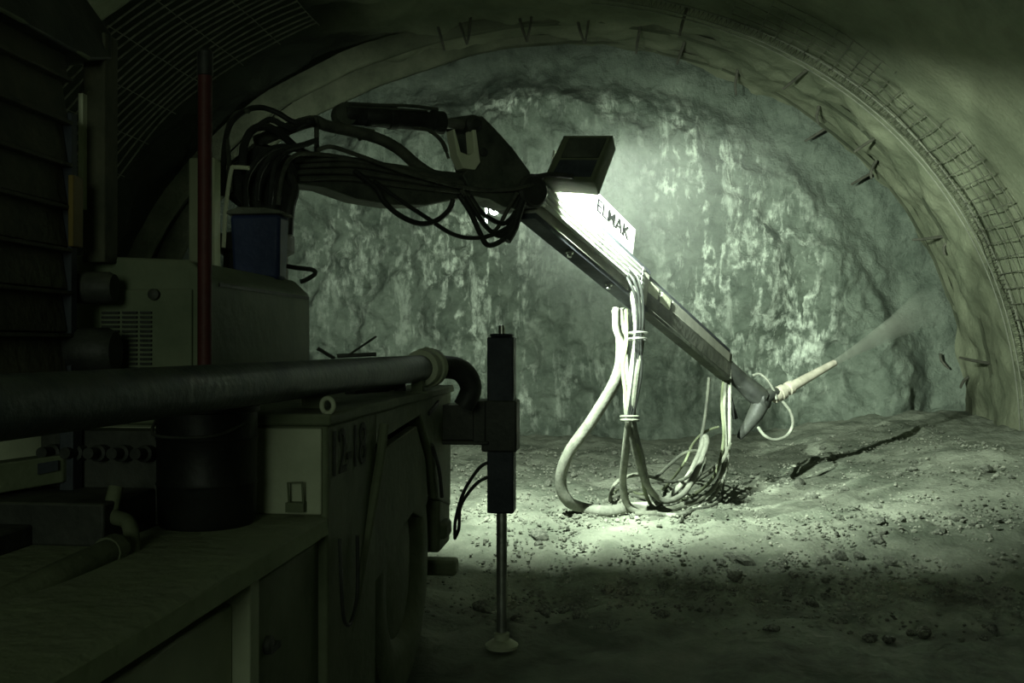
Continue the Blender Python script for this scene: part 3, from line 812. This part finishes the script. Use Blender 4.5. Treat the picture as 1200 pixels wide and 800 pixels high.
# white plate with lettering on top of the outer section
pl_ = tbox(MB(), .22, S1 - .30, .06, .078, .19, .46).build('cover_plate', M['white'], boom, .004)
pll = S1 - .52
text('lettering', 'ELMAK', T(.22 + pll * .70, 0.0795, .355), td, tu, .16, M['ink'], pl_, pll * .58 / .68)

# nozzle head
NH = MB()
e0 = TB
j1, j2, j3 = P(868, 446, 11.15), P(893, 468, 11.2), P(866, 513, 11.25)
NH.tube([e0, lerp(e0, j1, .5), j1, lerp(j1, j2, .6), j2], [.11, .105, .095, .115, .11], 12, 4)
NH.tube([j2, P(885, 486, 11.2), j3], [.11, .09, .035], 10, 4)
NH.tube([P(851, 440, 11.1), P(856, 470, 11.15), P(862, 490, 11.2)], .03, 8)
NH.tube([j2, P(902, 462, 11.25), P(910, 460, 11.3)], [.08, .075, .06], 12, 3)
NH.lathe([(.0, -.07), (.10, -.07), (.11, -.05), (.11, .05), (.10, .07), (0, .07)], j2, (1, -.6, .1), 20)
NH.lathe([(.0, -.06), (.08, -.06), (.08, .06), (0, .06)], P(868, 447, 11.15), (.3, -1, .0), 18)
head = NH.build('nozzle_head', M['black'], boom)
n0, n1 = P(908, 464, 11.3), P(978, 425, 11.75)
nd = (n1 - n0).normalized(); NL = (n1 - n0).length
MB().lathe([(.03, -.03), (.075, -.02), (.078, .05), (.07, .06), (.085, .07), (.085, .13), (.065, .14), (.062, .19), (.078, .20), (.078, .25), (.06, .26), (.052, NL * .55), (.038, NL), (.03, NL), (.03, NL - .1)], n0, nd, 22).build('nozzle', M['nozzle'], boom)

# ------------------------------------------------------------------ hoses
def hose(name, pts, r, m, label, group=None, seg=9, cat='hose'):
    q = []
    for p in pts:
        if len(p) == 2: q.append(floorhit(*p) + V((0, 0, r * .8)))
        else: q.append(P(*p))
    o = MB().tube(q, r, seg, 6).build(name, M[m])
    return tag(o, label, cat, group)
G2 = 'hoses hanging from the telescopic section'
hose('delivery_hose', [(724, 362, 8.55), (729, 400, 8.6), (724, 440, 8.75), (696, 489, 9.0), (667, 530, 9.2), (657, 562, 9.4), (664, 585, 9.55), (682, 600), (712, 604), (740, 600), (775, 600)], .056, 'hose_white',
     'thick pale concrete hose sweeping in a wide loop to the floor', G2, 14)
hose('hydraulic_hose', [(722, 360, 8.5), (722, 385, 8.5), (731, 410, 8.55), (734, 450, 8.6), (735, 482, 8.65), (741, 515, 8.8), (754, 560, 9.2), (768, 580, 9.5), (783, 587, 9.6), (803, 576, 9.8), (818, 548, 10.1), (828, 520, 10.3), (826, 512, 10.4), (820, 530, 10.4), (805, 560, 10.3), (780, 588)], .030, 'hose_white',
     'white hose hanging from the boom and curling back up in a bright hook', G2, 10)
hose('hydraulic_hose', [(738, 330, 8.4), (745, 360, 8.4), (747, 395, 8.45), (741, 440, 8.5), (738, 485, 8.6), (733, 530, 9.0), (730, 565, 9.4), (735, 590, 9.6), (748, 602), (772, 601), (800, 596)], .036, 'hose_grey',
     'thick grey-green hose hanging straight from the boom to the floor', G2, 10)
hose('hydraulic_hose', [(740, 330, 8.38), (750, 352, 8.38), (752, 395, 8.4), (746, 440, 8.45), (742, 490, 8.6), (752, 535, 9.0), (760, 570, 9.4), (772, 592), (792, 596), (818, 586), (840, 568)], .026, 'hose_dark',
     'dark grey hose beside the thick one, bending right along the floor', G2, 9)
hose('hydraulic_hose', [(734, 362, 8.5), (734, 400, 8.52), (730, 430, 8.55), (735, 470, 8.6), (744, 500, 8.7), (750, 540, 9.0), (757, 580, 9.5), (770, 598), (790, 602)], .018, 'greenish',
     'thin yellow-green hose between the hanging hoses', G2, 8)
for k, (dx, lab) in enumerate([(0, 'outermost'), (4, 'second'), (8, 'innermost')]):
    hose('hydraulic_hose', [(733 + dx * .5, 322 - dx, 8.25), (739 + dx, 333 - dx, 8.2), (745 + dx, 350, 8.22), (747 + dx * .8, 380, 8.3), (746 + dx * .6, 395, 8.35), (743 + dx, 440, 8.45), (736 + dx * .6, 490, 8.55)], .013, 'drum',
         'thin dark hose dropping from the pipe ends, %s of the three' % lab, G2, 8)
tag(MB().torus(P(748, 390, 8.33), (0, .1, 1), .075, .008).torus(P(747, 397, 8.33), (0, .1, 1), .075, .008).build('hose_tie', M['steel']), 'pale wire tie around the hanging hoses below the boom', 'tie')
tag(MB().torus(P(738, 488, 8.6), (0, .1, 1), .075, .012).torus(P(738, 492, 8.6), (0, .1, 1), .073, .012).build('hose_tie', M['hose_dark']), 'dark tie around the hanging hoses halfway to the floor', 'tie')
G3 = 'hoses coiled on the floor below the nozzle'
coil = [([(715, 588), (717, 574, 9.9), (727, 562, 9.9), (752, 556, 10.0), (785, 566), (812, 566), (842, 545, 10.6), (856, 520, 10.8)], .020, 'hose_grey', 'grey hose at the back of the floor coil'),
        ([(768, 560, 9.9), (785, 544, 10.2), (800, 532, 10.4), (815, 528, 10.5), (826, 534, 10.5), (820, 556, 10.3), (800, 578), (772, 586), (742, 582)], .018, 'hose_dark', 'dark hose arching above the floor coil'),
        ([(852, 430, 10.95), (848, 475, 10.9), (850, 520, 10.8), (846, 555, 10.6), (830, 578, 10.2), (805, 594), (775, 602), (745, 604)], .024, 'hose_grey', 'pale grey hose from the boom tip running under the coil'),
        ([(855, 430, 10.95), (855, 480, 10.9), (854, 525, 10.8), (846, 565, 10.5), (828, 590), (800, 604), (770, 604)], .020, 'hose_white', 'pale hose from the boom tip, rightmost in the hanging bundle'),
        ([(850, 430, 10.95), (846, 470, 10.9), (848, 515, 10.8), (838, 556, 10.6), (815, 580), (790, 590), (765, 584)], .018, 'greenish', 'yellowish hose in the bundle below the boom tip'),
        ([(831, 442, 10.8), (828, 475, 10.8), (823, 507, 10.7), (815, 545, 10.5), (800, 562, 10.2), (770, 566), (735, 572), (718, 590)], .018, 'hose_dark', 'dark hose left of the tip bundle dropping to the coil'),
        ([(842, 500, 10.9), (826, 506, 10.8), (812, 520, 10.6), (800, 545, 10.4), (775, 575), (750, 580), (730, 572), (714, 583)], .014, 'greenish', 'thin yellow-green hose looping left from the tip bundle'),
        ([(712, 586), (735, 578), (760, 574), (790, 574), (815, 562), (845, 540, 10.6)], .016, 'hose_grey', 'thin grey hose lying lowest across the coil'),
        ([(848, 560, 10.5), (846, 580), (838, 592), (815, 598), (790, 603), (760, 606)], .016, 'hose_dark', 'dark hose along the front edge of the floor coil')]
for (pts, r, m, lab) in coil: hose('hydraulic_hose', pts, r, m, lab, G3)
hose('air_hose', [(882, 440, 11.2), (890, 438, 11.2), (900, 446, 11.2), (908, 460, 11.22), (910, 468, 11.2)], .014, 'hose_white', 'short white hose arching over the nozzle head')
hose('air_hose', [(917, 470, 11.25), (926, 482, 11.2), (929, 497, 11.2), (922, 510, 11.2), (908, 515, 11.2), (896, 510, 11.2), (888, 500, 11.22)], .017, 'hose_white', 'white hose hanging in a loop under the nozzle')
# black jumper hoses at the boom root and elbow
G4 = 'black hoses at the boom root'
root = [([(262, 230, 5.5), (262, 190, 5.5), (268, 150, 5.5), (285, 131, 5.6), (305, 126, 5.7), (325, 132, 5.75), (345, 143, 5.8), (366, 140, 5.85)], .017, 'highest arching black hose at the boom root'),
        ([(270, 225, 5.5), (268, 185, 5.5), (266, 155, 5.5), (275, 134, 5.6), (292, 130, 5.6)], .014, 'thin hose curving just inside the highest arch'),
        ([(284, 200, 5.5), (286, 172, 5.5), (296, 152, 5.55), (314, 149, 5.6), (332, 160, 5.7), (350, 175, 5.8), (380, 190, 6.0)], .024, 'thick black hose humped over the boom root'),
        ([(300, 150, 5.55), (316, 140, 5.6), (330, 146, 5.65), (342, 150, 5.7), (358, 143, 5.8), (368, 141, 5.8)], .018, 'black hose dipping beside the feed pipe'),
        ([(300, 235, 5.5), (304, 205, 5.5), (318, 184, 5.5), (338, 174, 5.6), (362, 168, 5.7)], .017, 'grey-black hose bowed in front of the turret'),
        ([(316, 240, 5.5), (320, 205, 5.5), (328, 184, 5.55), (350, 172, 5.7), (372, 164, 5.8)], .017, 'second bowed hose in front of the turret'),
        ([(326, 240, 5.5), (330, 210, 5.5), (340, 186, 5.6), (360, 180, 5.75), (400, 184, 6.0), (450, 194, 6.2)], .014, 'hose running from the turret along the arm'),
        ([(290, 250, 5.5), (288, 215, 5.5), (300, 190, 5.5), (325, 172, 5.6), (352, 176, 5.7)], .018, 'low black hose behind the canister'),
        ([(338, 205, 5.6), (345, 222, 5.55), (340, 245, 5.5), (338, 275, 5.5)], .028, 'fat black hose dropping to the hood')]
for (pts, r, lab) in root: hose('hydraulic_hose', pts, r, 'black' if r > .0165 else 'hose_dark', lab, G4)
G5 = 'hoses along the boom arm'
along = [([(345, 188), (400, 186), (450, 194), (500, 206), (550, 216)], .020, 'uppermost hose along the boom arm'),
         ([(350, 195), (410, 193), (460, 201), (510, 212), (560, 222)], .016, 'second hose down along the boom arm'),
         ([(345, 202), (400, 201), (460, 208), (520, 218), (570, 226)], .018, 'third hose down along the boom arm'),
         ([(350, 210), (400, 209), (460, 216), (510, 222), (556, 226)], .015, 'lowest hose along the boom arm')]
for (pts, r, lab) in along:
    tag(MB().tube([B1.at(x, y, .135) for x, y in pts], r, 8).build('hydraulic_hose', M['hose_dark']), lab, 'hose', G5)
sag = [([(372, 176), (388, 172), (420, 182), (470, 200), (520, 214), (560, 222), (600, 222), (625, 216)], .014, 'hose_dark', 'long dark hose drawn across the knuckle'),
       ([(415, 200), (440, 220), (450, 236), (468, 252), (492, 262), (512, 258), (526, 246), (531, 234)], .018, 'black', 'black hose sagging in a bowl below the arm'),
       ([(438, 212), (465, 232), (500, 255), (530, 274), (556, 279), (580, 274), (600, 262), (612, 244)], .015, 'black', 'long thin black hose slung low below the knuckle'),
       ([(538, 228), (552, 250), (562, 272), (570, 286), (580, 286), (594, 276), (602, 254)], .019, 'black', 'lowest hose loop under the elbow'),
       ([(546, 230), (560, 252), (572, 268), (584, 276), (594, 270), (604, 248)], .017, 'black', 'second hose loop under the elbow'),
       ([(552, 231), (562, 246), (574, 256), (590, 262), (602, 252), (610, 238)], .017, 'black', 'highest hose loop under the elbow'),
       ([(594, 282), (602, 268), (607, 252), (612, 236)], .030, 'black', 'thick black bundle at the right of the elbow loops'),
       ([(540, 222), (556, 240), (566, 262), (580, 270), (598, 240), (606, 226)], .014, 'hose_dark', 'thin grey hose crossing the elbow loops')]
for (pts, r, m, lab) in sag:
    tag(MB().tube([B1.at(x, y, .22) for x, y in pts], r, 9).build('hydraulic_hose', M[m]), lab, 'hose', 'hoses below the boom knuckle')

# ------------------------------------------------------------------ floodlight on the boom
LY = 6.85
LC = P(678, 184, LY)
ly, lp_ = R(5), R(-12)
LN = V((math.sin(ly) * math.cos(lp_), math.cos(ly) * math.cos(lp_), math.sin(lp_)))
LR = V((math.cos(ly), -math.sin(ly), 0)); LU = LR.cross(LN)
if LU.z < 0: LU = -LU
def onplane(px, py, off=0.0):
    d = ray(px, py); o = LC + LN * off
    return CAM + d * ((o - CAM).dot(LN) / d.dot(LN))
flood = thing('floodlight', LC, 'grey rectangular floodlight seen from behind above the boom', 'floodlight')
DEP = .265
TLc, TRc, BRc, BLc = [onplane(*p) for p in ((660, 157), (718, 157), (697, 213), (636, 209))]
def ring(pts, off, ins=0.0):
    c = sum(pts, V()) / 4
    return [p + (c - p).normalized() * ins + LN * off for p in pts]
o0 = ring([TLc, TRc, BRc, BLc], 0, .02); o1 = ring([TLc, TRc, BRc, BLc], .03); o2 = ring([TLc, TRc, BRc, BLc], DEP)
i2 = ring([TLc, TRc, BRc, BLc], DEP, .018); i1 = ring([TLc, TRc, BRc, BLc], .05, .03)
vs = o0 + o1 + o2 + i2 + i1
fs = [(0, 1, 2, 3)]
for a in (0, 4, 8, 12):
    fs += [(a + k, a + (k + 1) % 4, a + 4 + (k + 1) % 4, a + 4 + k) for k in range(4)]
fs.append((19, 18, 17, 16))
housing = MB().add(vs, fs).build('housing', M['body'], flood, .006)
q = [onplane(*p, -.012) for p in ((667, 161), (711, 161), (701, 184), (657, 184))]
MB().prism(q, LN * .03).build('gear_box', M['boomdark'], housing, .004)
q = [onplane(*p, -.006) for p in ((656, 187), (700, 187), (692, 207), (646, 206))]
MB().prism(q, LN * .02).build('rear_plate', M['beamdark'], housing, .003)
MB().tube([P(618, 210, 6.85), P(640, 205, 6.84), onplane(655, 205, -.02), onplane(672, 207, -.02)], .018, 8, 3).build('bracket', M['dark'], flood)
BU = LC + LN * .085 + LU * .084 - LR * .09
MB().tube([BU - LR * .06, BU + LR * .06], .012, 10, 2).build('lamp_tube', M['lamp'], flood)
# small work lamp below the elbow
WL = P(579, 245, 7.16)
wl = thing('work_lamp', WL, 'small glowing work lamp under the boom elbow', 'work lamp')
wd = V((-.05, .97, -.09)).normalized()
MB().lathe([(.0, -.07), (.02, -.07), (.022, -.02), (.0, -.02)], WL, wd, 18).build('lamp_body', M['black'], wl)
MB().lathe([(.0, -.02), (.02, -.018), (.036, .01), (.038, .03), (.028, .055), (0, .066)], WL - wd * .004, wd, 18).build('lens', M['lamp2'], wl)
fl_ = WL + wd * .08 + V((-.078, .055, 0))
MB().obox(fl_, V((1, 0, 0)), V((0, 1, 0)), V((0, 0, 1)), .003, .075, .07).build('added_side_shade', M['dark'], wl)  # invented plate, keeps the lamp's light off the left vault
MB().obox(WL + wd * .08 + V((.05, .055, .052)), V((1, 0, 0)), V((0, 1, 0)), V((0, 0, 1)), .13, .075, .003).build('added_top_shade', M['dark'], wl)  # invented plate, keeps the lamp's light off the ceiling
MB().tube([fl_ + V((0, -.05, .05)), WL + V((-.03, -.03, .04)), WL - wd * .05], .006, 6, 2).build('added_shade_arm', M['dark'], wl)  # carries the invented side plate
MB().tube([WL - wd * .06, B1.at(592, 236, -.1)], .010, 7, 2).build('bracket', M['dark'], wl)

# ------------------------------------------------------------------ spray jet and dust
sp0 = n1 - nd * .02
sp1 = vhit(1112, 346, -.5)
sdir = (sp1 - sp0); SL = sdir.length
rotm = sdir.to_track_quat('Z', 'Y').to_matrix().to_4x4()
b = MB().lathe([(.035, 0), (.06, SL * .15), (.15, SL * .5), (.30, SL * .85), (.34, SL)], (0, 0, 0), (0, 0, 1), 24)
def dens_spray(N, L):
    tc = N.new('ShaderNodeTexCoord'); sx = N.new('ShaderNodeSeparateXYZ'); L.new(tc.outputs['Object'], sx.inputs[0])
    mr = N.new('ShaderNodeMapRange'); mr.inputs['From Min'].default_value = 0; mr.inputs['From Max'].default_value = SL
    mr.inputs['To Min'].default_value = 1; mr.inputs['To Max'].default_value = 0
    L.new(sx.outputs['Z'], mr.inputs['Value'])
    pw = N.new('ShaderNodeMath'); pw.operation = 'POWER'; pw.inputs[1].default_value = 2.6
    L.new(mr.outputs[0], pw.inputs[0])
    nz = N.new('ShaderNodeTexNoise'); nz.inputs['Scale'].default_value = 5; nz.inputs['Detail'].default_value = 3
    L.new(tc.outputs['Object'], nz.inputs['Vector'])
    mu = N.new('ShaderNodeMath'); mu.operation = 'MULTIPLY'; L.new(pw.outputs[0], mu.inputs[0]); L.new(nz.outputs['Fac'], mu.inputs[1])
    m2 = N.new('ShaderNodeMath'); m2.operation = 'MULTIPLY'; m2.inputs[1].default_value = 11.0
    L.new(mu.outputs[0], m2.inputs[0])
    return m2.outputs[0]
so = b.build('spray', vol_mat('spray mist', (.84, .9, .74), dens_spray))
so.matrix_world = Matrix.Translation(sp0) @ rotm
tag(so, 'pale cone of sprayed concrete mist leaving the nozzle tip', 'spray', kind='stuff')

hc = P(770, 225, 9.0)
hb = MB(); 
bmh = bmesh.new(); bmesh.ops.create_icosphere(bmh, subdivisions=3, radius=1.0)
hb.add([v.co.copy() for v in bmh.verts], [tuple(v.index for v in f.verts) for f in bmh.faces]); bmh.free()
def dens_haze(N, L):
    tc = N.new('ShaderNodeTexCoord'); ln = N.new('ShaderNodeVectorMath'); ln.operation = 'LENGTH'
    L.new(tc.outputs['Object'], ln.inputs[0])
    mr = N.new('ShaderNodeMapRange'); mr.inputs['From Min'].default_value = 1.0; mr.inputs['From Max'].default_value = .2
    mr.inputs['To Max'].default_value = .028
    L.new(ln.outputs['Value'], mr.inputs['Value'])
    return mr.outputs[0]
ho = hb.build('dust_haze', vol_mat('dust haze', (.85, .9, .84), dens_haze))
ho.location = hc; ho.scale = (1.7, 2.0, 1.5)
tag(ho, 'faint lit dust hanging in front of the floodlight', 'haze', kind='stuff')

# ------------------------------------------------------------------ light
def light(name, kind, loc, energy, colr, **kw):
    ld = bpy.data.lights.new(name, kind); ld.energy = energy; ld.color = colr
    for k, v in kw.items(): setattr(ld, k, v)
    o = bpy.data.objects.new(name, ld); o.location = loc; col.objects.link(o)
    return o
GREEN = (.86, 1.0, .83)
lo = light('floodlight_beam', 'SPOT', BU + LN * .02, 5300, GREEN, shadow_soft_size=.03, spot_size=R(159), spot_blend=1.0)
lo.rotation_euler = (V((.12, 1, .06))).to_track_quat('-Z', 'Y').to_euler()
w2 = light('work_lamp_beam', 'SPOT', WL + wd * .08, 3300, GREEN, shadow_soft_size=.018, spot_size=R(140), spot_blend=.72)
w2.rotation_euler = wd.to_track_quat('-Z', 'Y').to_euler()
# unseen fill light added behind the camera to brighten the truck
light('fill_lamp', 'POINT', (-.6, -6.0, 3.1), 330, (.82, 1.0, .72), shadow_soft_size=1.3)

w = bpy.data.worlds.new('world'); scene.world = w; w.use_nodes = True
w.node_tree.nodes['Background'].inputs['Color'].default_value = (.55, .7, .42, 1)
w.node_tree.nodes['Background'].inputs['Strength'].default_value = .010

vs_ = scene.view_settings
vs_.view_transform = 'Standard'; vs_.look = 'None'; vs_.gamma = 1.0; vs_.exposure = 0.0; vs_.use_curve_mapping = False
scene.cycles.use_denoising = True
scene.cycles.volume_bounces = 0
scene.cycles.volume_step_rate = 2.0
